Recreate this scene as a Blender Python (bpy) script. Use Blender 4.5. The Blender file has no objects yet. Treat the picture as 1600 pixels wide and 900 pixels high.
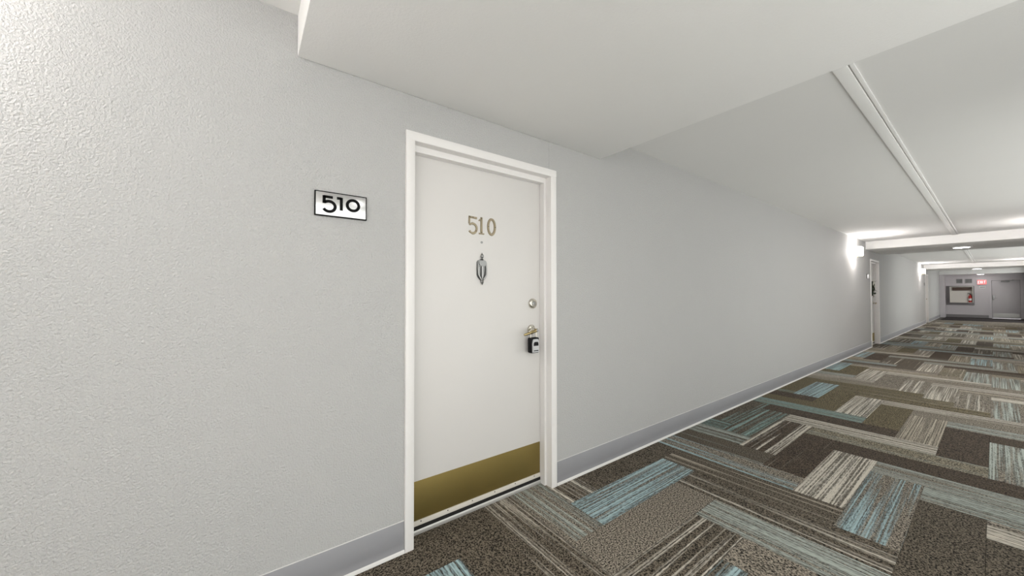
import bpy, bmesh, math, random
from mathutils import Vector, Matrix
random.seed(7)
sc = bpy.context.scene
C = sc.collection

# ------------------------------------------------------------------ camera
P_MOD = 11.166                      # spacing of the corridor's bays along Y
YAW, PITCH, ROLL, FPX = 53.4052, 0.9253, -0.0515, 560.03
CAM = Vector((1.7434, 0.0, 1.2646))
y_, p_, r_ = (math.radians(v) for v in (YAW, PITCH, ROLL))
Fv = Vector((-math.sin(y_) * math.cos(p_), math.cos(y_) * math.cos(p_), math.sin(p_)))
Rv = Vector((math.cos(y_), math.sin(y_), 0)); Uv = Rv.cross(Fv)
R2 = Rv * math.cos(r_) + Uv * math.sin(r_); U2 = -Rv * math.sin(r_) + Uv * math.cos(r_)
cd = bpy.data.cameras.new('camera'); cam = bpy.data.objects.new('camera', cd); C.objects.link(cam)
cd.sensor_width = 36; cd.lens = FPX / 1600 * 36; cd.clip_start = .05; cd.clip_end = 200
cam.matrix_world = Matrix(((R2.x, U2.x, -Fv.x, CAM.x), (R2.y, U2.y, -Fv.y, CAM.y), (R2.z, U2.z, -Fv.z, CAM.z), (0, 0, 0, 1)))
sc.camera = cam

# ------------------------------------------------------------------ world, exposure (the corridor's lamps, and daylight through windows added on its unseen side)
WORLD_E = 1.8                                        # bright overcast daylight, let in by the added windows as fill
w = bpy.data.worlds.new('world'); sc.world = w; w.use_nodes = True
w.node_tree.nodes['Background'].inputs[0].default_value = (1.0, .99, .975, 1)
w.node_tree.nodes['Background'].inputs[1].default_value = WORLD_E
sc.view_settings.view_transform = 'Standard'; sc.view_settings.look = 'None'
sc.view_settings.exposure = 0.45; sc.view_settings.gamma = 1; sc.view_settings.use_curve_mapping = False
SCONCE_E, DISC_E = 40.0, 14.0
SCONCE_COL, DISC_COL = (1, .955, .935), (1, .97, .955)

# ------------------------------------------------------------------ materials
def mat(name, col, rough=.5, metal=0, bump=None, mottle=0, emit=None, spec=None, sheen=0):
    m = bpy.data.materials.new(name); m.use_nodes = True
    nt = m.node_tree; b = nt.nodes['Principled BSDF']; L = nt.links.new
    b.inputs['Base Color'].default_value = (*col, 1); b.inputs['Roughness'].default_value = rough; b.inputs['Metallic'].default_value = metal
    if spec is not None: b.inputs['Specular IOR Level'].default_value = spec
    tc = nt.nodes.new('ShaderNodeTexCoord')
    if mottle:
        n = nt.nodes.new('ShaderNodeTexNoise'); n.inputs['Scale'].default_value = 2.5; n.inputs['Detail'].default_value = 5
        L(tc.outputs['Object'], n.inputs['Vector'])
        mx = nt.nodes.new('ShaderNodeMix'); mx.data_type = 'RGBA'
        mx.inputs[6].default_value = (*[c * (1 - mottle) for c in col], 1); mx.inputs[7].default_value = (*[min(1, c * (1 + mottle)) for c in col], 1)
        L(n.outputs['Fac'], mx.inputs[0]); L(mx.outputs[2], b.inputs['Base Color'])
    if bump:
        sca, stren, dist, det = bump
        n = nt.nodes.new('ShaderNodeTexNoise'); n.inputs['Scale'].default_value = sca; n.inputs['Detail'].default_value = det
        n.inputs['Roughness'].default_value = .55; n.inputs['Distortion'].default_value = .4
        bp = nt.nodes.new('ShaderNodeBump'); bp.inputs['Strength'].default_value = stren; bp.inputs['Distance'].default_value = dist
        L(tc.outputs['Object'], n.inputs['Vector']); L(n.outputs['Fac'], bp.inputs['Height']); L(bp.outputs[0], b.inputs['Normal'])
    if emit:
        b.inputs['Emission Color'].default_value = (*emit[0], 1); b.inputs['Emission Strength'].default_value = emit[1]
    return m
def glass_material():
    m = bpy.data.materials.new('window_glass'); m.use_nodes = True; nt = m.node_tree; nt.nodes.remove(nt.nodes['Principled BSDF'])
    t = nt.nodes.new('ShaderNodeBsdfTransparent'); gl = nt.nodes.new('ShaderNodeBsdfGlossy'); gl.inputs['Roughness'].default_value = .02
    t.inputs[0].default_value = (.97, .98, .97, 1)
    mx = nt.nodes.new('ShaderNodeMixShader'); mx.inputs[0].default_value = .05
    nt.links.new(t.outputs[0], mx.inputs[1]); nt.links.new(gl.outputs[0], mx.inputs[2]); nt.links.new(mx.outputs[0], nt.nodes['Material Output'].inputs[0]); return m
M = dict(
    wall=mat('wall_paint', (.505, .503, .497), .75, bump=(135, .9, .0065, 2.5), mottle=.015),
    ceil=mat('ceiling_paint', (.82, .815, .80), .85, bump=(110, .25, .004, 2), mottle=.01),  # duller than the soffits: shade of the ceiling bays put into the colour
    soffit=mat('soffit_paint', (.92, .915, .90), .85, bump=(110, .25, .004, 2), mottle=.01),  # whitened against the ceiling so the colour carries the soffits' brighter light
    trimw=mat('frame_paint', (.82, .80, .785), .42, bump=(35, .06, .003, 2), mottle=.025),
    door=mat('door_paint', (.70, .682, .662), .48, bump=(30, .04, .003, 3), mottle=.03),
    base=mat('vinyl_base', (.27, .27, .285), .5, mottle=.08),
    basetoe=mat('base_caulk', (.72, .71, .69), .5, mottle=.06),
    brass=mat('kick_plate_brass', (.30, .23, .082), .6, 1, bump=(60, .03, .002, 3), mottle=.12),
    numbrass=mat('antique_numeral', (.40, .34, .24), .38, 1, mottle=.2),
    pewter=mat('pewter', (.36, .36, .355), .32, 1, mottle=.2),
    chrome=mat('satin_nickel', (.62, .59, .52), .22, 1, mottle=.1),
    leverbr=mat('worn_brass', (.45, .36, .18), .25, 1, mottle=.2),
    alum=mat('brushed_aluminium', (.62, .62, .615), .24, 1, bump=(40, .05, .002, 3), mottle=.1),
    thresh=mat('threshold_aluminium', (.60, .59, .57), .45, .6, mottle=.12),
    sweep=mat('door_sweep', (.70, .66, .60), .55, bump=(50, .1, .002, 3), mottle=.15),
    black=mat('black_plastic', (.005, .005, .006), .45, spec=.2),
    ink=mat('black_enamel', (.004, .004, .004), .6, spec=.12),
    silver=mat('silver_plastic', (.55, .56, .57), .4, .3),
    dark=mat('dark_gap', (.012, .011, .01), .9),
    whitep=mat('white_plastic', (.8, .8, .79), .4),
    sconceb=mat('sconce_brass', (.55, .42, .2), .3, 1),
    shade=mat('sconce_glass', (.9, .9, .88), .3, emit=(SCONCE_COL, SCONCE_E)),
    disc=mat('led_diffuser', (.9, .9, .9), .4, emit=(DISC_COL, DISC_E)),
    endwall=mat('end_wall_paint', (.62, .585, .605), .7, mottle=.02),
    enddoor=mat('end_door_paint', (.58, .55, .565), .5, mottle=.02),
    greyf=mat('grey_frame', (.25, .235, .24), .6),
    louv=mat('louvre_grey', (.30, .30, .30), .5),
    cabin=mat('cabinet_cream', (.72, .69, .64), .5),
    bronze=mat('slot_bronze', (.10, .06, .045), .5),
    red=mat('extinguisher_red', (.45, .02, .015), .3),
    exitred=mat('exit_red', (.8, .12, .12), .5, emit=((1, .15, .15), .9)),
    exitlet=mat('exit_letter', (.9, .6, .6), .5, emit=((1, .75, .75), 1.3)),
    mat_dark=mat('dark_mat_pile', (.018, .012, .013), 1, bump=(150, .5, .004, 2), mottle=.3),
    leaf=mat('wreath_leaf', (.03, .05, .02), .6, mottle=.3),
    twig=mat('wreath_twig', (.035, .025, .015), .8, mottle=.3),
    petal=mat('wreath_petal', (.75, .74, .66), .6),
    glass=glass_material(),
    slab=mat('floor_slab', (.10, .09, .08), 1),
)

def carpet_material():
    m = bpy.data.materials.new('carpet_plank'); m.use_nodes = True
    nt = m.node_tree; N = nt.nodes.new; L = nt.links.new; b = nt.nodes['Principled BSDF']
    b.inputs['Roughness'].default_value = 1; b.inputs['Specular IOR Level'].default_value = .15
    b.inputs['Sheen Weight'].default_value = .03; b.inputs['Sheen Roughness'].default_value = .5
    def attr(n):
        a = N('ShaderNodeAttribute'); a.attribute_type = 'OBJECT'; a.attribute_name = n; return a
    tc = N('ShaderNodeTexCoord'); seed = attr('seed')
    off = N('ShaderNodeVectorMath'); off.operation = 'ADD'
    cmb = N('ShaderNodeCombineXYZ'); L(seed.outputs['Fac'], cmb.inputs[2])
    L(tc.outputs['Object'], off.inputs[0]); L(cmb.outputs[0], off.inputs[1])
    def noise(scale3, detail=1.0, rough=.5):
        mp = N('ShaderNodeMapping'); mp.inputs['Scale'].default_value = scale3; L(off.outputs[0], mp.inputs['Vector'])
        n = N('ShaderNodeTexNoise'); n.inputs['Scale'].default_value = 1; n.inputs['Detail'].default_value = detail; n.inputs['Roughness'].default_value = rough
        L(mp.outputs[0], n.inputs['Vector']); return n.outputs['Fac']
    def rng(src, a, b_, c=0, d=1):
        r = N('ShaderNodeMapRange'); r.inputs[1].default_value = a; r.inputs[2].default_value = b_; r.inputs[3].default_value = c; r.inputs[4].default_value = d
        L(src, r.inputs[0]); return r.outputs[0]
    def math_(op, a, b_):
        n = N('ShaderNodeMath'); n.operation = op
        for i, v in ((0, a), (1, b_)):
            if isinstance(v, (int, float)): n.inputs[i].default_value = v
            else: L(v, n.inputs[i])
        return n.outputs[0]
    def mul(colsock, fac):
        n = N('ShaderNodeVectorMath'); n.operation = 'SCALE'; L(colsock, n.inputs[0]); L(fac, n.inputs['Scale']); return n.outputs[0]
    speck = noise((118, 140, 3), 1.5, .65)
    yarn = math_('ADD', math_('MULTIPLY', noise((.9, 115, 3), 1, .5), .68), math_('MULTIPLY', noise((34, 150, 3), 1, .5), .32))                  # threads run along the plank
    zone = noise((.5, 30, 3), 2, .55)                   # broad stripes of streaked yarn
    cut = noise((2.2, 60, 3), 2, .5)
    base = attr('base_col'); streak = attr('streak_col'); amt = attr('streak_amt')
    c_base = mul(base.outputs['Vector'], rng(speck, .38, .62, .04, 1.96))
    c_str = mul(streak.outputs['Vector'], rng(yarn, .41, .57, .22, 1.35))
    z = math_('ADD', math_('ADD', zone, math_('MULTIPLY', cut, .25)), amt.outputs['Fac'])
    fac = math_('MULTIPLY', rng(z, 1.02, 1.16), rng(yarn, .36, .46, .25, 1))
    mx = N('ShaderNodeMix'); mx.data_type = 'RGBA'; L(fac, mx.inputs[0]); L(c_base, mx.inputs[6]); L(c_str, mx.inputs[7])
    L(mx.outputs[2], b.inputs['Base Color'])
    bp = N('ShaderNodeBump'); bp.inputs['Strength'].default_value = .6; bp.inputs['Distance'].default_value = .004
    L(math_('ADD', speck, yarn), bp.inputs['Height']); L(bp.outputs[0], b.inputs['Normal'])
    return m
M['carpet'] = carpet_material()

# ------------------------------------------------------------------ mesh helpers
def box(bm, x0, x1, y0, y1, z0, z1, bev=0, seg=2):
    vs = [bm.verts.new((x, y, z)) for x in (x0, x1) for y in (y0, y1) for z in (z0, z1)]
    fs = [(0, 1, 3, 2), (4, 6, 7, 5), (0, 4, 5, 1), (2, 3, 7, 6), (0, 2, 6, 4), (1, 5, 7, 3)]
    faces = [bm.faces.new([vs[i] for i in f]) for f in fs]
    if bev:
        es = list({e for f in faces for e in f.edges})
        bmesh.ops.bevel(bm, geom=es, offset=bev, segments=seg, affect='EDGES', profile=.5)
def prism(bm, pts, ax, a0, a1):
    """extrude a 2D outline along axis ax; pts are in the two other axes, in order"""
    def v3(u, v, a): return {0: (a, u, v), 1: (u, a, v), 2: (u, v, a)}[ax]
    A = [bm.verts.new(v3(u, v, a0)) for u, v in pts]; B = [bm.verts.new(v3(u, v, a1)) for u, v in pts]
    n = len(pts); bm.faces.new(A[::-1]); bm.faces.new(B)
    for i in range(n): bm.faces.new((A[i], A[(i + 1) % n], B[(i + 1) % n], B[i]))
def lathe(bm, prof, origin=(0, 0, 0), axis='X', n=24):
    """prof: list of (distance along the axis, radius)"""
    o = Vector(origin); rings = []
    for a, r in prof:
        ring = []
        for k in range(n):
            t = 2 * math.pi * k / n; c, s = r * math.cos(t), r * math.sin(t)
            v = {'X': (a, c, s), 'Y': (c, a, s), 'Z': (c, s, a)}[axis]
            ring.append(bm.verts.new(o + Vector(v)))
        rings.append(ring)
    for A, B in zip(rings, rings[1:]):
        for k in range(n): bm.faces.new((A[k], A[(k + 1) % n], B[(k + 1) % n], B[k]))
    bm.faces.new(rings[0][::-1]); bm.faces.new(rings[-1])
def tube(bm, pts, r, n=10, flat=1.0):
    pts = [Vector(q) for q in pts]; rings = []
    up = Vector((1, 0, 0))
    for i, q in enumerate(pts):
        t = (pts[min(i + 1, len(pts) - 1)] - pts[max(i - 1, 0)]).normalized()
        s = t.cross(up)
        if s.length < 1e-3: s = t.cross(Vector((0, 0, 1)))
        s.normalize(); q2 = s.cross(t).normalized()
        rr = r[i] if isinstance(r, (list, tuple)) else r
        rings.append([bm.verts.new(q + s * rr * math.cos(2 * math.pi * k / n) + q2 * rr * flat * math.sin(2 * math.pi * k / n)) for k in range(n)])
    for A, B in zip(rings, rings[1:]):
        for k in range(n): bm.faces.new((A[k], A[(k + 1) % n], B[(k + 1) % n], B[k]))
    bm.faces.new(rings[0][::-1]); bm.faces.new(rings[-1])
def ribbon(bm, path, width, x0, x1, bev=0.0, closed=False):
    """a flat numeral stroke in the YZ plane raised from x0 to x1; width may vary per point"""
    path = [Vector((0, a, b)) for a, b in path]; n = len(path); rows = []
    for i, q in enumerate(path):
        a = path[(i - 1) % n] if closed or i else path[0]; b_ = path[(i + 1) % n] if closed or i < n - 1 else path[-1]
        t1 = (q - a); t2 = (b_ - q)
        t = (t1.normalized() if t1.length > 1e-9 else Vector()) + (t2.normalized() if t2.length > 1e-9 else Vector())
        t.normalize(); nrm = Vector((0, -t.z, t.y))
        ref = t1 if t1.length > 1e-9 else t2
        cosh = max(.5, abs(t.dot(ref.normalized())))
        wd = (width[i] if isinstance(width, (list, tuple)) else width) / 2 / cosh
        rows.append([bm.verts.new((x0, *(q + nrm * wd)[1:])), bm.verts.new((x1, *(q + nrm * (wd - bev))[1:])),
                     bm.verts.new((x1, *(q - nrm * (wd - bev))[1:])), bm.verts.new((x0, *(q - nrm * wd)[1:]))])
    m = n if closed else n - 1
    for i in range(m):
        A, B = rows[i], rows[(i + 1) % n]
        for k in range(4): bm.faces.new((A[k], A[(k + 1) % 4], B[(k + 1) % 4], B[k]))
    if not closed: bm.faces.new(rows[0]); bm.faces.new(rows[-1][::-1])
def arc(cy, cz, ry, rz, a0, a1, n=24):
    return [(cy + ry * math.cos(math.radians(a0 + (a1 - a0) * i / n)), cz + rz * math.sin(math.radians(a0 + (a1 - a0) * i / n))) for i in range(n + 1)]
def obj(name, bm, m, parent=None, smooth=False):
    bmesh.ops.recalc_face_normals(bm, faces=bm.faces)
    me = bpy.data.meshes.new(name); bm.to_mesh(me); bm.free()
    me.materials.append(M[m] if isinstance(m, str) else m)
    if smooth:
        me.polygons.foreach_set('use_smooth', [True] * len(me.polygons))
        me.set_sharp_from_angle(angle=math.radians(38))
    o = bpy.data.objects.new(name, me); C.objects.link(o)
    if parent: o.parent = parent
    return o
def boxo(name, m, parent, *dims, bev=0):
    bm = bmesh.new(); box(bm, *dims, bev=bev); return obj(name, bm, m, parent, smooth=bool(bev))
def tag(o, label, cat, group=None, kind=None):
    o['label'] = label; o['category'] = cat
    if group: o['group'] = group
    if kind: o['kind'] = kind
    return o
def empty(name, loc=(0, 0, 0)):
    e = bpy.data.objects.new(name, None); e.empty_display_size = .1; C.objects.link(e); e.location = loc; return e
def copy_tree(o, parent=None, skip=()):
    c = o.copy(); C.objects.link(c); c.parent = parent
    for ch in list(o.children):
        if ch.name.split('.')[0] not in skip: copy_tree(ch, c, skip)
    return c

# ------------------------------------------------------------------ dimensions
W, YB, YE, ZC, ZS = 2.62, -8.0, 30.4, 2.443, 2.267
SA, SB = .1667, 2.1145                               # soffit's near and far face
DY1, DY2, DTOP = .6329, 1.6532, 2.083                # outer edges of the door frame
OP1, OP2, OPT = DY1 + .02, DY2 - .02, DTOP - .02     # rough opening in the wall
DX = -.085                                           # face of the door leaf

# ------------------------------------------------------------------ room shell
bm = bmesh.new()
edges = [YB] + [v for k in range(3) for v in (OP1 + k * P_MOD, OP2 + k * P_MOD)] + [YE]
for i in range(0, len(edges), 2): box(bm, -.22, 0, edges[i], edges[i + 1], -.1, ZC + .1)
for k in range(3): box(bm, -.22, 0, OP1 + k * P_MOD, OP2 + k * P_MOD, OPT, ZC + .1)
wl = tag(obj('wall_left', bm, 'wall'), 'long light grey textured corridor wall with white door frames', 'wall', kind='structure')
bm = bmesh.new(); box(bm, -.0005, .0016, 1.598, 1.604, DTOP + .002, ZS); obj('joint_bead', bm, 'wall', wl)
bm = bmesh.new(); box(bm, -.0005, .0012, 0.648, .653, DTOP + .002, ZS); obj('joint_bead', bm, 'wall', wl)
# unseen side: piers at the soffits, wide windows added between for fill light
FILL_WIN = [(-7.2, -1.5), (-.8, 2.9), (3.6, 8.7), (14.5, 20.0), (24.6, 29.2)]; WZ0, WZ1 = .06, 2.24
bm = bmesh.new(); y0 = YB
for a, b in FILL_WIN:
    box(bm, W, W + .2, y0, a, -.1, ZC + .1); box(bm, W, W + .2, a, b, -.1, WZ0); box(bm, W, W + .2, a, b, WZ1, ZC + .1); y0 = b
box(bm, W, W + .2, y0, YE, -.1, ZC + .1)
tag(obj('wall_right', bm, 'wall'), 'light grey corridor wall with wide windows facing the numbered doors', 'wall', kind='structure')
for i, (a, b) in enumerate(FILL_WIN):
    r = tag(empty('window_%d' % (i + 1), (W, (a + b) / 2, WZ0)), ['wide white-framed corridor window short of door 510', 'white-framed corridor window facing door 510', 'wide white-framed corridor window between door 510 and the wreath door', 'wide white-framed corridor window past the wreath door', 'white-framed corridor window near the exit end'][i], 'window', kind='structure')
    h = (b - a) / 2; H = WZ1 - WZ0; n = 4 if h > 2.5 else 2; bm = bmesh.new()
    box(bm, .06, .12, -h, h, 0, .05); box(bm, .06, .12, -h, h, H - .05, H)
    for j in range(n + 1):
        c = min(max(-h + 2 * h * j / n, -h + .025), h - .025); box(bm, .06, .12, c - .025, c + .025, .05, H - .05)
    obj('frame', bm, 'trimw', r)
    for j in range(n):
        bm = bmesh.new(); box(bm, .087, .093, -h + 2 * h * j / n + .03, -h + 2 * h * (j + 1) / n - .03, .052, H - .052); obj('pane', bm, 'glass', r)
tag(boxo('wall_back', 'wall', None, -.22, W + .2, YB - .2, YB, -.1, ZC + .1), 'light grey wall closing the corridor opposite the exit door', 'wall', kind='structure')
# end wall with an opening for the exit door
E1, E2, ET = 1.62, 2.52, 1.95
bm = bmesh.new()
box(bm, -.22, E1 - .0, YE, YE + .2, -.1, ZC + .1); box(bm, E2, W + .2, YE, YE + .2, -.1, ZC + .1); box(bm, E1, E2, YE, YE + .2, ET, ZC + .1)
we = tag(obj('wall_end', bm, 'endwall'), 'mauve grey wall at the far end with exit door', 'wall', kind='structure')
boxo('pilaster', 'endwall', we, 0.001, .16, YE - .9, YE - .001, 0, ZS)

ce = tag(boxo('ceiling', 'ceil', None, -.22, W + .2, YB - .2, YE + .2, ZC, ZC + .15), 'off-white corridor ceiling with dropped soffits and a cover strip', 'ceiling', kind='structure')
for k in (0, 1, 2):
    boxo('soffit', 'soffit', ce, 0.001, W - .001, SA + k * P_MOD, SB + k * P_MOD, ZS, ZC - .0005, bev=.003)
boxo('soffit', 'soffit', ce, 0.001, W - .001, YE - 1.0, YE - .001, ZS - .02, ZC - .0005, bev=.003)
spans = [(YB + .01, SA - .001)] + [(SB + k * P_MOD + .001, SA + (k + 1) * P_MOD - .001) for k in range(2)] + [(SB + 2 * P_MOD + .001, YE - 1.001)]
for a, b in spans:
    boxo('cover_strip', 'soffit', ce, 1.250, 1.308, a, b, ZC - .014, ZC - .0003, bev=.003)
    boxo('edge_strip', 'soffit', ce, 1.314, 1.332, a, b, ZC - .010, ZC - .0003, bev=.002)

# baseboards: grey vinyl cove base with a pale toe line
def baseboard(name, segs, x, sgn, label):
    root = tag(empty(name, (x, segs[0][0], 0)), label, 'baseboard', kind='structure')
    for a, b in segs:
        prof = [(0, .010), (sgn * .012, .010), (sgn * .006, .03), (sgn * .0045, .05), (sgn * .0045, .150), (sgn * .003, .152), (0, .152)]
        bm = bmesh.new(); prism(bm, [(x + sgn * .0003 + u, v) for u, v in prof], 1, a, b); o = obj('vinyl_strip', bm, 'base', None, True); o.parent = root; o.matrix_parent_inverse = Matrix.Translation((-x, -segs[0][0], 0))
        bm = bmesh.new(); prism(bm, [(x + sgn * .0003, .002), (x + sgn * .016, .002), (x + sgn * .014, .012), (x + sgn * .008, .021), (x + sgn * .0003, .023)], 1, a, b); o = obj('pale_toe', bm, 'basetoe', None, True); o.parent = root; o.matrix_parent_inverse = Matrix.Translation((-x, -segs[0][0], 0))
        bm = bmesh.new(); box(bm, *sorted((x + sgn * .0003, x + sgn * .003)), a, b, .152, .1545); o = obj('caulk_bead', bm, 'basetoe', None); o.parent = root; o.matrix_parent_inverse = Matrix.Translation((-x, -segs[0][0], 0))
g = .001
baseboard('baseboard_left', [(YB, DY1 - g)] + [(DY2 + g + k * P_MOD, DY1 - g + (k + 1) * P_MOD) for k in range(2)] + [(DY2 + g + 2 * P_MOD, YE - .91)], 0, 1, 'grey vinyl cove base with pale toe along the door wall')
baseboard('baseboard_right', [(YB, YE)], W, -1, 'grey vinyl cove base along the wall facing the numbered doors')
bm = bmesh.new(); box(bm, .165, E1 - .07, YE - .012, YE - .0005, .006, .15, bev=.003)
tag(obj('baseboard_end', bm, 'greyf'), 'dark grey base strip under the far end wall cabinet', 'baseboard', kind='structure')

# ------------------------------------------------------------------ carpet planks, herringbone
fl = tag(boxo('floor', 'slab', None, -.22, W + .2, YB - .2, YE + .2, -.15, -.005), 'carpeted corridor floor of herringbone planks in brown, beige and blue', 'floor', kind='structure')
PW, PX0, PY0 = .25, .20, .085
D, DP, T, G, TG = (.096, .080, .060), (.066, .049, .035), (.190, .166, .134), (.120, .098, .056), (.185, .162, .118)
BL, BG, TE, WH, BE = (.27, .36, .375), (.30, .325, .295), (.19, .27, .25), (.45, .415, .355), (.34, .30, .24)
LOOK = {  # (row of the layout): base, streak colour, amount
 0: (D, BE, .0), 1: (D, BL, .62), 2: (D, BE, .12), 3: (D, WH, .42), 5: (T, BG, .45), 7: (D, WH, .45), 12: (D, BE, .0), 10: (T, BL, .60), 8: (T, BE, .05),
 6: (D, WH, .45), 4: (D, BL, .45), 9: (T, BE, .1), 11: (T, BG, .55), 13: (D, WH, .40), 15: (D, BE, .38), 17: (T, BL, .45), 19: (D, BG, .30), 22: (D, BG, .55),
 25: (D, TE, .55), 29: (D, TE, .42), 31: (D, TE, .45), 27: (DP, WH, .44), 24: (DP, BE, .30), 21: (T, WH, .62), 18: (T, BL, .45), 16: (D, BE, .15), 20: (T, WH, .5),
 14: (D, BE, .1), 23: (T, BG, .55), 26: (T, BG, .50), 28: (DP, BE, .22), 30: (TG, BG, .40), 32: (T, WH, .55), 34: (DP, BE, .25), 36: (T, TE, .55), 38: (G, BE, .1),
 41: (DP, BE, .1), 44: (G, TE, .4), 50: (G, BE, .15), 48: (T, BL, .65), 46: (G, BE, .15), 43: (T, WH, .6), 40: (G, BE, .15), 37: (T, BE, .5), 35: (DP, BE, .12),
 33: (T, BG, .5), 39: (DP, BE, .1), 42: (T, BG, .55), 45: (T, BE, .3), 47: (T, WH, .5), 49: (G, BE, .35), 51: (G, BE, .35), 53: (G, BE, .3), 55: (T, BE, .4), 57: (T, WH, .5),
 60: (T, BG, .5), 52: (T, BG, .45), 54: (T, WH, .4), 56: (T, WH, .5), 59: (T, WH, .45), 62: (T, BE, .2), 65: (T, WH, .55), 67: (G, BE, .25), 69: (T, BL, .6),
 72: (T, BG, .55), 74: (T, BG, .55), 76: (TG, BE, .4), 79: (T, WH, .5), 58: (T, WH, .5), 61: (T, BE, .5), 64: (T, WH, .5), 66: (T, BE, .4), 68: (T, WH, .55)}
def layout(xmin, xmax, ymin, ymax):
    out = []
    for a in range(math.floor((xmin - PX0) / PW) - 4, math.ceil((xmax - PX0) / PW) + 4):
        for b in range(math.floor((ymin - PY0) / PW) - 4, math.ceil((ymax - PY0) / PW) + 4):
            s = (a + b + 2) % 8
            if s == 0: full = (PX0 + a * PW, PX0 + (a + 1) * PW, PY0 + b * PW, PY0 + (b + 4) * PW); k = 'V'
            elif s == 4: full = (PX0 + a * PW, PX0 + (a + 4) * PW, PY0 + b * PW, PY0 + (b + 1) * PW); k = 'H'
            else: continue
            c = (max(full[0], xmin), min(full[1], xmax), max(full[2], ymin), min(full[3], ymax))
            if c[1] - c[0] > .008 and c[3] - c[2] > .008: out.append((k, a, b, full, c))
    return out
YDARK = 26.6                                        # a dark entrance mat lies in front of the exit
def in_view(c):
    for i in range(9):
        for j in range(9):
            q = Vector((c[0] + (c[1] - c[0]) * i / 8, c[2] + (c[3] - c[2]) * j / 8, 0)) - CAM
            d = q.dot(Fv)
            if d > .2 and abs(q.dot(R2)) / d < 900 / FPX and abs(q.dot(U2)) / d < 520 / FPX: return True
    return False
order = {}
cand = [q for q in layout(0, 2.6, .6, 12)]
cand.sort(key=lambda q: q[4][2] + q[4][3])
def strictly(c):
    n = 0
    for i in range(12):
        for j in range(12):
            q = Vector((c[0] + (c[1] - c[0]) * (.05 + .9 * i / 11), c[2] + (c[3] - c[2]) * (.05 + .9 * j / 11), 0)) - CAM
            d = q.dot(Fv)
            if d > .3 and abs(q.dot(R2)) / d < 800 / FPX and abs(q.dot(U2)) / d < 450 / FPX: n += 1
    return n >= 3
kk = 0
for q in cand:
    if strictly(q[4]): order[q[:3]] = kk; kk += 1
cache = {}
rnd = random.Random(11)
FAR = [(T, WH, .5), (T, BG, .5), (TG, BE, .45), (D, BE, .3), (G, BE, .25), (T, WH, .4), (D, WH, .35), (T, BL, .5), (DP, BE, .2)]
style = {}
def plank_style(key):
    if key not in style:
        kid = order.get(key); v = LOOK.get(kid) if kid is not None else None
        if v is None: v = (D, BE, .05) if kid is None and 0 <= key[2] <= 7 else rnd.choice(FAR)
        style[key] = (v, rnd.uniform(0, 40))
    return style[key]
rest = bmesh.new(); count = 0
pieces = [(q, .0006) for q in layout(0, W, YB, YDARK)]
for k in range(3): pieces += [(q, 0) for q in layout(DX + .006, 0, DY1 + .045 + k * P_MOD, DY2 - .045 + k * P_MOD)]
pieces.sort(key=lambda t: (t[0][4][2] + t[0][4][3]))
for (k, a, b, full, c), gap in pieces:
    if not in_view(c) or count >= 296:
        box(rest, c[0] + gap, c[1] - gap, c[2] + gap, c[3] - gap, -.0048, 0); continue
    count += 1
    cx, cy = (full[0] + full[1]) / 2, (full[2] + full[3]) / 2
    key = (k,) + tuple(round(v, 4) for v in (c[0] - cx, c[1] - cx, c[2] - cy, c[3] - cy))
    if key not in cache:
        if k == 'H': x0, x1, y0, y1 = key[1:]
        else: x0, x1, y0, y1 = key[3], key[4], -key[2], -key[1]      # local x runs along the plank
        bm = bmesh.new(); box(bm, x0 + gap, x1 - gap, y0 + gap, y1 - gap, -.0048, 0)
        if gap:
            top = [e for e in bm.edges if all(v.co.z > -.001 for v in e.verts)]
            bmesh.ops.bevel(bm, geom=top, offset=.001, segments=1, affect='EDGES')
        bmesh.ops.recalc_face_normals(bm, faces=bm.faces)
        me = bpy.data.meshes.new('carpet_plank'); bm.to_mesh(me); bm.free(); me.materials.append(M['carpet']); cache[key] = me
    o = bpy.data.objects.new('carpet_plank', cache[key]); C.objects.link(o); o.parent = fl
    o.location = (cx, cy, 0); o.rotation_euler.z = math.pi / 2 if k == 'V' else 0
    (bc, scol, am), sd = plank_style((k, a, b))
    o['base_col'] = bc; o['streak_col'] = scol; o['streak_amt'] = am; o['seed'] = sd
r = obj('carpet_rest', rest, 'carpet', fl); r['kind'] = 'stuff'
r['base_col'] = T; r['streak_col'] = BE; r['streak_amt'] = .35; r['seed'] = 3.3
tag(boxo('entrance_mat', 'mat_dark', None, .165, W - .02, YDARK + .003, YE - .002, -.0049, .004, bev=.002), 'dark maroon-brown mat lying before the exit door', 'mat')
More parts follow.
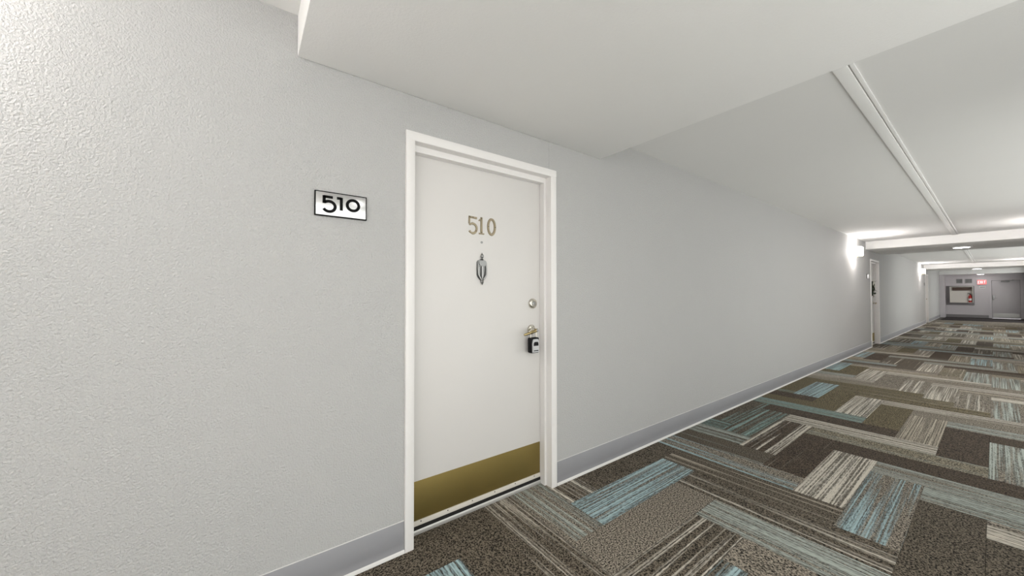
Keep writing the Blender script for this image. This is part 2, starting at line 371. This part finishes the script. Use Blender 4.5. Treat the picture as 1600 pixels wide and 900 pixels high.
# ------------------------------------------------------------------ apartment doors
YC = (DY1 + DY2) / 2; HW = (DY2 - DY1) / 2
def disc_part(name, m, parent, prof, y, z, n=24):
    bm = bmesh.new(); lathe(bm, prof, (0, y, z), 'X', n); return obj(name, bm, m, parent, True)
def make_door():
    root = empty('door_1', (0, YC, 0))
    bm = bmesh.new()                                    # welded double-rabbet frame: two jambs and a head
    for s in (-1, 1):
        prof = [(.0004, 0), (.013, .001), (.014, .004), (.014, .042), (.011, .046), (-.040, .046), (-.041, .062), (-.0838, .062), (-.0838, .047), (-.13, .047), (-.13, .0215), (.0004, .0215)]
        prism(bm, [(x, s * (HW - d)) for x, d in prof], 2, .0005, DTOP - .0445)
    zt = DTOP
    prof = [(.0004, zt), (.013, zt - .001), (.014, zt - .004), (.014, zt - .042), (.011, zt - .046), (-.040, zt - .046), (-.041, zt - .079), (-.0838, zt - .079), (-.0838, zt - .047), (-.13, zt - .047), (-.13, zt - .0215), (.0004, zt - .0215)]
    prism(bm, prof, 1, -HW, HW)
    obj('frame', bm, 'trimw', root, True)
    boxo('door_leaf', 'door', root, DX - .045, DX, -HW + .050, HW - .050, .040, zt - .050, bev=.002)
    boxo('kick_plate', 'brass', root, DX + .0002, DX + .0018, -HW + .069, HW - .0665, .074, .278, bev=.0005)
    kp = boxo('door_sweep', 'sweep', root, DX + .0002, DX + .007, -HW + .064, HW - .064, .047, .0735, bev=.002)
    boxo('sweep_gasket', 'dark', root, DX + .0002, DX + .0035, -HW + .064, HW - .064, .0245, .0468)
    for i in range(6):
        bm = bmesh.new(); lathe(bm, [(DX + .0065, .0035), (DX + .008, .0032), (DX + .0086, .0018)], (0, -HW + .12 + i * .156, .066), 'X', 10); obj('screw', bm, 'dark', kp)
    bm = bmesh.new(); prism(bm, [(-.16, .0005), (-.0795, .0005), (-.0795, .008), (-.0800, .0195), (-.083, .0235), (-.16, .0235)], 1, -HW + .0625, HW - .0625)
    obj('threshold', bm, 'thresh', root, True)
    boxo('back_fill', 'dark', root, -.21, -.165, -HW + .025, HW - .025, .0005, zt - .03)
    # peephole
    disc_part('peephole', 'pewter', root, [(DX, .0075), (DX + .003, .007), (DX + .0035, .0045), (DX + .001, .004)], 1.131 - YC, 1.572, 16)
    # knocker: finial, long plate, crown medallion, swinging drop
    ky, kz = 1.1295 - YC, 1.3175
    k = empty('door_knocker', (DX, ky, kz)); k.parent = root
    bm = bmesh.new()
    out = [(0, .020), (.014, .030), (.028, .046), (.035, .060), (.035, .134), (.027, .146), (.010, .152)]
    prism(bm, [(y, z) for y, z in out] + [(-y, z) for y, z in out[::-1][:-1]], 0, .0002, .005)
    bmesh.ops.bevel(bm, geom=[e for e in bm.edges if all(v.co.x > .004 for v in e.verts)], offset=.002, segments=2, affect='EDGES')
    obj('knocker_plate', bm, 'pewter', k, True)
    bm = bmesh.new(); lathe(bm, [(.0, .006), (.006, .010), (.010, .0055), (.014, .0045), (.019, .0095), (.027, .011), (.034, .0075), (.039, .004), (.046, .001)], (.008, 0, .146), 'Z', 16); obj('finial', bm, 'pewter', k, True)
    bm = bmesh.new(); lathe(bm, [(-.022, .001), (-.012, .006), (-.004, .010), (.004, .007), (.010, .009)], (.009, 0, .022), 'Z', 16); obj('drop_point', bm, 'pewter', k, True)
    bm = bmesh.new()
    prism(bm, [(-.026, .142), (-.031, .128), (-.022, .114), (0, .106), (.022, .114), (.031, .128), (.026, .142), (0, .150)], 0, .0052, .017)
    bmesh.ops.bevel(bm, geom=[e for e in bm.edges if all(v.co.x > .016 for v in e.verts)], offset=.005, segments=2, affect='EDGES')
    obj('medallion', bm, 'pewter', k, True)
    bm = bmesh.new()
    for s in (-1, 1): tube(bm, [(.010, s * .027, .126), (.012, s * .028, .09), (.014, s * .026, .060), (.015, s * .015, .042), (.015, s * .004, .031)], [.0042, .0046, .005, .0055, .006], 8)
    tube(bm, [(.011, 0, .112), (.012, 0, .06), (.012, 0, .034)], [.007, .0095, .004], 10)
    obj('swing_drop', bm, 'pewter', k, True)
    # deadbolt
    db = disc_part('deadbolt', 'chrome', root, [(DX, .034), (DX + .004, .034), (DX + .012, .031), (DX + .016, .026), (DX + .017, .018), (DX + .0145, .0165)], 1.525 - YC, 1.20, 28)
    c = disc_part('cylinder_face', 'pewter', db, [(DX + .010, .0145), (DX + .020, .0145), (DX + .021, .0125)], 1.525 - YC, 1.20)
    boxo('key_slot', 'dark', db, DX + .0205, DX + .0213, 1.525 - YC - .0012, 1.525 - YC + .0012, 1.193, 1.207)
    # lever handle
    ly, lz = 1.515 - YC, 1.028
    lr = disc_part('lever_rose', 'chrome', root, [(DX, .033), (DX + .004, .033), (DX + .010, .029), (DX + .013, .018), (DX + .030, .011), (DX + .045, .0105)], ly, lz, 28)
    bm = bmesh.new()
    tube(bm, [(DX + .046, ly + .013, lz + .001), (DX + .054, ly + .006, lz), (DX + .058, ly - .012, lz - .003), (DX + .058, ly - .045, lz - .011), (DX + .055, ly - .080, lz - .020), (DX + .051, ly - .100, lz - .024)], [.009, .0115, .011, .0095, .009, .007], 12, .75)
    obj('lever', bm, 'leverbr', lr, True)
    disc_part('key_cylinder', 'pewter', lr, [(DX + .05, .008), (DX + .066, .008), (DX + .067, .006)], ly, lz, 16)
    return root
d1 = make_door()
for k in (1, 2):
    d = copy_tree(d1); d.name = 'door_%d' % (k + 1); d.location.y = YC + k * P_MOD
    tag(d, ['white apartment door in a white frame with a dark floral wreath', 'white apartment door in a white frame close to the far end wall'][k - 1], 'door', kind='structure')
tag(d1, 'white apartment door numbered 510 with knocker, brass kick plate and lever', 'door', kind='structure')
# raised numerals 510 on the first door
a_ = DX; b_ = DX + .006
def numeral(pathlist, m, parent, x0, x1, bev, screws=(), name='numeral'):
    bm = bmesh.new()
    for path, wd, cl in pathlist: ribbon(bm, path, wd, x0, x1, bev, cl)
    o = obj(name, bm, m, parent)
    for y, z in screws:
        bm = bmesh.new(); lathe(bm, [(x1 - .001, .0028), (x1 + .0012, .0026), (x1 + .0016, .001)], (0, y, z), 'X', 8); obj('screw', bm, 'dark', o)
    return o
o5 = 1.0385 - YC; o1 = 1.129 - YC; o0 = 1.2015 - YC
numeral([([(o5 + .058, 1.714), (o5 + .004, 1.7165)], [.014, .013], False), ([(o5 + .0085, 1.720), (o5 + .0075, 1.676)], .012, False),
         ([(o5 + .0065, 1.674)] + arc(o5 + .031, 1.6505, .0265, .0285, 128, -148, 26), [.012] * 4 + [.015] * 19 + [.012, .011, .013, .015, .015], False)], 'numbrass', d1, a_, b_, .0025, ((o5 + .030, 1.7155), (o5 + .052, 1.636)))
numeral([([(o1, 1.722), (o1, 1.624)], .015, False), ([(o1 - .018, 1.700), (o1 - .008, 1.708), (o1 + .002, 1.720)], [.008, .010, .010], False), ([(o1 - .018, 1.6245), (o1 + .018, 1.6245)], .009, False)], 'numbrass', d1, a_, b_, .0022, ((o1, 1.632),))
numeral([(arc(o0, 1.672, .0245, .0465, 0, 360, 40)[:-1], .016, True)], 'numbrass', d1, a_, b_, .0025, ((o0 - .0245, 1.672), (o0 + .0245, 1.672)))

# ------------------------------------------------------------------ room sign
def make_sign():
    r = empty('room_sign', (0, .340, 1.6585))
    boxo('backing', 'ink', r, .0004, .010, -.107, .107, -.054, .054, bev=.0006)
    boxo('face_plate', 'alum', r, .0098, .0112, -.1025, .1025, -.0495, .0495, bev=.0003)
    return r
s1 = make_sign(); sx0, sx1 = .0112, .0122
tag(s1, 'brushed metal room sign reading 510 on the textured wall', 'sign', 'room signs beside the doors')
# old-style figures: the five hangs below the others
numeral([([(-.036, .0305), (-.072, .0305)], 0.0115, False), ([(-.0705, .0352), (-.0705, .0015)], 0.0125, False),
         ([(-.0705, .0055)] + arc(-.051, -.0105, .0245, .0225, 120, -150, 28), 0.0125, False)], 'ink', s1, sx0, sx1, 0)
numeral([([(-.0015, .0352), (-.0015, -.0225)], 0.0125, False), ([(-.0200, .0305), (-.0010, .0305)], 0.0115, False)], 'ink', s1, sx0, sx1, 0)
numeral([(arc(.0475, .0065, .0245, .0235, 0, 360, 44)[:-1], .0125, True)], 'ink', s1, sx0, sx1, 0)
for k, lab in ((1, 'small dark-edged sign plate beside the door with the wreath'), (2, 'small sign plate beside the door near the far end wall')):
    s = copy_tree(s1, skip=('numeral',)); s.location.y += k * P_MOD; tag(s, lab, 'sign', 'room signs beside the doors')

# ------------------------------------------------------------------ key lock box on the lever
kb = tag(empty('key_lock_box', (-.0375, 1.497, .883)), 'black and silver key lock box hanging from the lever of door 510', 'lock box')
bm = bmesh.new(); box(bm, -.024, .017, -.034, .034, 0, .100, bev=.009, seg=3); obj('body', bm, 'black', kb, True)
bm = bmesh.new()
cov = [(-.027, .006), (.027, .006), (.028, .060), (.024, .084), (.017, .090), (-.017, .090), (-.024, .084), (-.028, .060)]
prism(bm, cov, 0, .016, .0235); bmesh.ops.bevel(bm, geom=[e for e in bm.edges if all(v.co.x > .023 for v in e.verts)], offset=.003, segments=2, affect='EDGES')
cv = obj('shutter_cover', bm, 'silver', kb, True)
bm = bmesh.new(); prism(bm, [(-.020, .048), (.020, .048), (.019, .066), (.012, .073), (-.012, .073), (-.019, .066)], 0, .0232, .0246); obj('dial_window', bm, 'black', cv)
boxo('release_slot', 'black', cv, .0232, .0244, -.019, .019, .015, .020)
bm = bmesh.new(); tube(bm, [(-.004, -.023, .095), (-.004, -.023, .128)] + [(-.004, y, z) for y, z in arc(0, .136, .0225, .0235, 180, 0, 14)] + [(-.004, .023, .128), (-.004, .023, .095)], .0042, 10)
obj('shackle', bm, 'chrome', kb, True)

# ------------------------------------------------------------------ wall sconces (the corridor's own light)
def make_sconce():
    r = empty('wall_sconce', (0, 0, 2.03))
    boxo('back_plate', 'sconceb', r, .0004, .014, -.06, .06, .03, .15, bev=.004)
    bm = bmesh.new()
    top = [(.030, -.150), (.090, -.150), (.118, -.138), (.140, -.095), (.146, 0), (.140, .095), (.118, .138), (.090, .150), (.030, .150)]
    prism(bm, top, 2, .016, .185); obj('shade', bm, 'shade', r, True)
    bm = bmesh.new()
    tube(bm, [(x, y, .008) for x, y in top] + [(.030, -.150, .008)], .007, 8); obj('rim', bm, 'sconceb', r, True)
    for s in (-1, 1):
        bm = bmesh.new(); tube(bm, [(.010, s * .035, .05), (.020, s * .06, .02), (.028, s * .10, .006), (.034, s * .150, .006)], .006, 8); obj('arm', bm, 'sconceb', r, True)
        bm = bmesh.new(); lathe(bm, [(-.022, .002), (-.016, .009), (-.006, .012), (.004, .007), (.012, .010)], (.040, s * .158, .008), 'Z', 14); obj('finial', bm, 'sconceb', r, True)
    return r
sp = make_sconce(); first = True
names = {0: 'beside the door numbered 510', 1: 'beside the door with the wreath', 2: 'beside the door nearest the exit end'}
for k in (0, 1, 2):
    for side in (0, 1):
        s = sp if first else copy_tree(sp); first = False
        s.location = ((0, W)[side], -1.066 + k * P_MOD, 2.03); s.rotation_euler.z = math.pi * side
        tag(s, ('glowing white glass wall sconce with brass rim ' + names[k]) if side == 0 else 'glowing glass sconce on the window wall, facing the one ' + names[k].replace('the door', 'door').replace('nearest the exit end', 'by the exit'), 'wall lamp', 'corridor wall sconces')

# flush round lights under the soffits
def make_disc():
    r = empty('ceiling_disc_light', (0, 0, ZS))
    bm = bmesh.new(); lathe(bm, [(-.0004, .150), (-.012, .150), (-.020, .140), (-.020, .118), (-.014, .116)], (0, 0, 0), 'Z', 40); obj('housing', bm, 'whitep', r, True)
    bm = bmesh.new(); lathe(bm, [(-.0145, .1155), (-.019, .115), (-.0215, .09), (-.023, .04)], (0, 0, 0), 'Z', 40); obj('diffuser', bm, 'disc', r, True)
    return r
dp = make_disc(); first = True
for k, (y, z, lab) in enumerate([(1.13, ZS, 'flush round light under the soffit above door 510'), (1.20 + P_MOD, ZS, 'flush round light under the soffit by the wreath door'),
                  (1.35 + 2 * P_MOD, ZS, 'flush round light under the soffit nearest the exit end'), (YE - .55, ZS - .02, 'flush round light beside the exit sign')]):
    s = dp if first else copy_tree(dp); first = False
    s.location = (1.33, y, z); tag(s, lab, 'ceiling light', 'flush corridor lights')

# ------------------------------------------------------------------ wreath on the second door
wr = tag(empty('door_wreath', (DX, 1.10 + P_MOD, 1.19)), 'dark green wreath with pale flowers hanging on the apartment door', 'wreath')
rw = random.Random(3)
bm = bmesh.new(); tube(bm, [(.03, y, z) for y, z in arc(0, .20, .13, .15, 0, 350, 30)], .028, 8); obj('twig_ring', bm, 'twig', wr, True)
lv = None
for i in range(44):
    t = rw.uniform(0, 2 * math.pi); cy, cz = .13 * math.cos(t), .20 + .15 * math.sin(t)
    if lv is None:
        bm = bmesh.new(); pts = [(0, 0), (.016, .02), (.020, .045), (.010, .07), (0, .085), (-.010, .07), (-.020, .045), (-.016, .02)]
        prism(bm, pts, 0, -.001, .001); o = obj('leaf', bm, 'leaf', wr); lv = o
    else: o = lv.copy(); C.objects.link(o)
    o.location = (rw.uniform(.03, .075), cy, cz); o.rotation_euler = (rw.uniform(0, 6.28), rw.uniform(-.8, .8), rw.uniform(-.9, .9))
fw = None
for t in (.6, 1.3, 2.4, 2.0):
    if fw is None:
        bm = bmesh.new()
        for q in range(6):
            a = q * math.pi / 3
            prism(bm, [(math.cos(a + e) * rr, math.sin(a + e) * rr) for e, rr in ((0, .004), (-.4, .022), (-.18, .034), (.18, .034), (.4, .022))], 0, .001 * (q % 2), .006 + .001 * (q % 2))
        fw = obj('flower', bm, 'petal', wr); o = fw
    else: o = fw.copy(); C.objects.link(o)
    o.location = (.078, .13 * math.cos(t), .20 + .15 * math.sin(t))

# ------------------------------------------------------------------ far end wall
Y = YE
d4 = tag(empty('door_4', ((E1 + E2) / 2, Y, 0)), 'mauve grey exit door with closer at the far end', 'door', kind='structure')
hx = (E2 - E1) / 2
def eb(name, m, parent, x0, x1, y0, y1, z0, z1, bev=0): return boxo(name, m, parent, x0, x1, y0, y1, z0, z1, bev=bev)
bm = bmesh.new()
for s in (-1, 1): box(bm, min(s * (hx + .05), s * (hx - .03)), max(s * (hx + .05), s * (hx - .03)), -.018, -.0005, .005, ET - .03)
box(bm, -hx - .05, hx + .05, -.018, -.0005, ET - .0295, ET + .05); obj('frame', bm, 'endwall', d4)
eb('door_leaf', 'enddoor', d4, -hx + .034, hx - .034, .012, .055, .012, ET - .034, .002)
eb('back_fill', 'dark', d4, -hx + .002, hx - .002, .10, .15, .006, ET - .004)
eb('kick_plate', 'thresh', d4, -hx + .07, hx - .07, .009, .0118, .06, .255)
lk = eb('lock_plate', 'pewter', d4, -hx + .045, -hx + .105, .006, .0118, .93, 1.18, .002)
bm = bmesh.new(); tube(bm, [(-hx + .075, .006, 1.02), (-hx + .075, -.05, 1.02), (-hx + .10, -.055, 1.02), (-hx + .19, -.055, 1.02)], .010, 8); obj('lever', bm, 'pewter', lk, True)
cl = eb('door_closer', 'louv', d4, -.14, .12, -.05, .0118, ET - .12, ET - .06, .004)
bm = bmesh.new(); tube(bm, [(.0, -.03, ET - .055), (.26, -.09, ET - .045), (.20, -.015, ET - .02)], .010, 6); obj('closer_arm', bm, 'louv', cl)

# louvred vents
def vent(x0, x1, z0, z1, lab):
    r = empty('wall_vent', ((x0 + x1) / 2, Y, z0)); h = (x1 - x0) / 2; H = z1 - z0
    tag(r, lab, 'vent', 'louvred vents above the cabinet')
    bm = bmesh.new(); f = .018
    box(bm, -h, h, -.02, -.0005, 0, f); box(bm, -h, h, -.02, -.0005, H - f, H); box(bm, -h, -h + f, -.02, -.0005, f, H - f); box(bm, h - f, h, -.02, -.0005, f, H - f); obj('frame', bm, 'louv', r)
    eb('backing', 'dark', r, -h + f, h - f, -.004, -.0006, f, H - f)
    n = 6; me = None
    for i in range(n):
        z = f + (H - 2 * f) * (i + .5) / n
        if me is None:
            bm = bmesh.new(); prism(bm, [(-.018, -.012), (-.016, -.013), (-.006, .008), (-.008, .009)], 0, -h + f, h - f); o = obj('slat', bm, 'louv', r); me = o
        else: o = me.copy(); C.objects.link(o)
        o.location.z = z
vent(.527, .736, 1.80, 2.02, 'grey louvred vent above the cabinet, beside the pilaster')
vent(.823, 1.048, 1.80, 2.02, 'grey louvred vent above the cabinet, beside the exit sign')

# fire cabinet with extinguisher
fc = tag(empty('fire_cabinet', (.64, Y, .646)), 'cream fire cabinet on a dark grey surround below the vents', 'cabinet')
eb('surround', 'greyf', fc, -.466, .474, -.03, -.0005, 0, 1.014, .003)
bm = bmesh.new()
x0, x1, z0, z1, dpt = -.335, .435, .13, .98, -.17
box(bm, x0, x1, -.045, -.0302, z0, z1)
for q in ((x0, x0 + .02, z0, z1), (x1 - .02, x1, z0, z1), (x0 + .02, x1 - .02, z0, z0 + .02), (x0 + .02, x1 - .02, z1 - .02, z1)): box(bm, q[0], q[1], dpt, -.0302, q[2], q[3])
obj('box', bm, 'cabin', fc)
eb('valve_recess', 'bronze', fc, -.25, .38, -.08, -.0452, .77, .94, .002)
fe = tag(empty('fire_extinguisher', (.975, Y - .105, .797)), 'red fire extinguisher standing in the cream cabinet', 'extinguisher')
bm = bmesh.new(); lathe(bm, [(0, .045), (.006, .055), (.30, .055), (.34, .045), (.37, .022), (.40, .02)], (0, 0, 0), 'Z', 20); obj('cylinder', bm, 'red', fe, True)
bm = bmesh.new(); lathe(bm, [(.10, .0556), (.20, .0556)], (0, 0, 0), 'Z', 20); obj('paper_label', bm, 'whitep', fe, True)
bm = bmesh.new(); box(bm, -.02, .02, -.015, .015, .40, .45, bev=.004); tube(bm, [(0, 0, .44), (-.05, -.01, .455), (-.085, -.01, .44)], .008, 6); tube(bm, [(0, 0, .45), (-.05, -.01, .485), (-.09, -.01, .48)], .008, 6); obj('valve', bm, 'black', fe, True)
bm = bmesh.new(); tube(bm, [(.01, -.01, .43), (.05, -.02, .40), (.063, -.02, .30), (.062, -.02, .14)], .008, 8); obj('hose', bm, 'black', fe, True)

# exit sign with letters, notice below it
ex = tag(empty('exit_sign', (1.355, Y, 1.72)), 'lit red exit sign on the far end wall beside the door', 'sign')
eb('housing', 'whitep', ex, -.15, .15, -.06, -.0005, 0, .235, .004)
eb('lit_face', 'exitred', ex, -.142, .142, -.0615, -.0602, .008, .227)
def stroke(bm, x0, z0, x1, z1, wd=.022, y=-.063):
    d = Vector((x1 - x0, 0, z1 - z0)).normalized(); n = Vector((-d.z, 0, d.x)) * wd / 2
    prism(bm, [(x0 + n.x, z0 + n.z), (x1 + n.x, z1 + n.z), (x1 - n.x, z1 - n.z), (x0 - n.x, z0 - n.z)], 1, y, -.0616)
LET = {'E': [(0, 0, 0, 1), (0, 1, 1, 1), (0, .5, .8, .5), (0, 0, 1, 0)], 'X': [(0, 0, 1, 1), (0, 1, 1, 0)], 'I': [(.5, 0, .5, 1)], 'T': [(.5, 0, .5, 1), (0, 1, 1, 1)]}
for i, ch in enumerate('EXIT'):
    bm = bmesh.new(); xo = (-.115, -.052, .012, .063)[i]; wd = (.042, .046, .02, .05)[i]
    for a, b, c, d in LET[ch]: stroke(bm, xo + a * wd, .055 + b * .125, xo + c * wd, .055 + d * .125, .014)
    obj('letter', bm, 'exitlet', ex)
nt_ = tag(empty('notice_plate', (1.368, Y, 1.52)), 'small white notice plate with dark lettering under the exit sign', 'sign')
eb('plate', 'whitep', nt_, -.10, .10, -.006, -.0005, 0, .125, .001)
for i, (a, b) in enumerate(((-.07, -.02), (-.01, .03), (.04, .075))): eb('text_mark', 'ink', nt_, a, b, -.0068, -.0061, .05, .078)
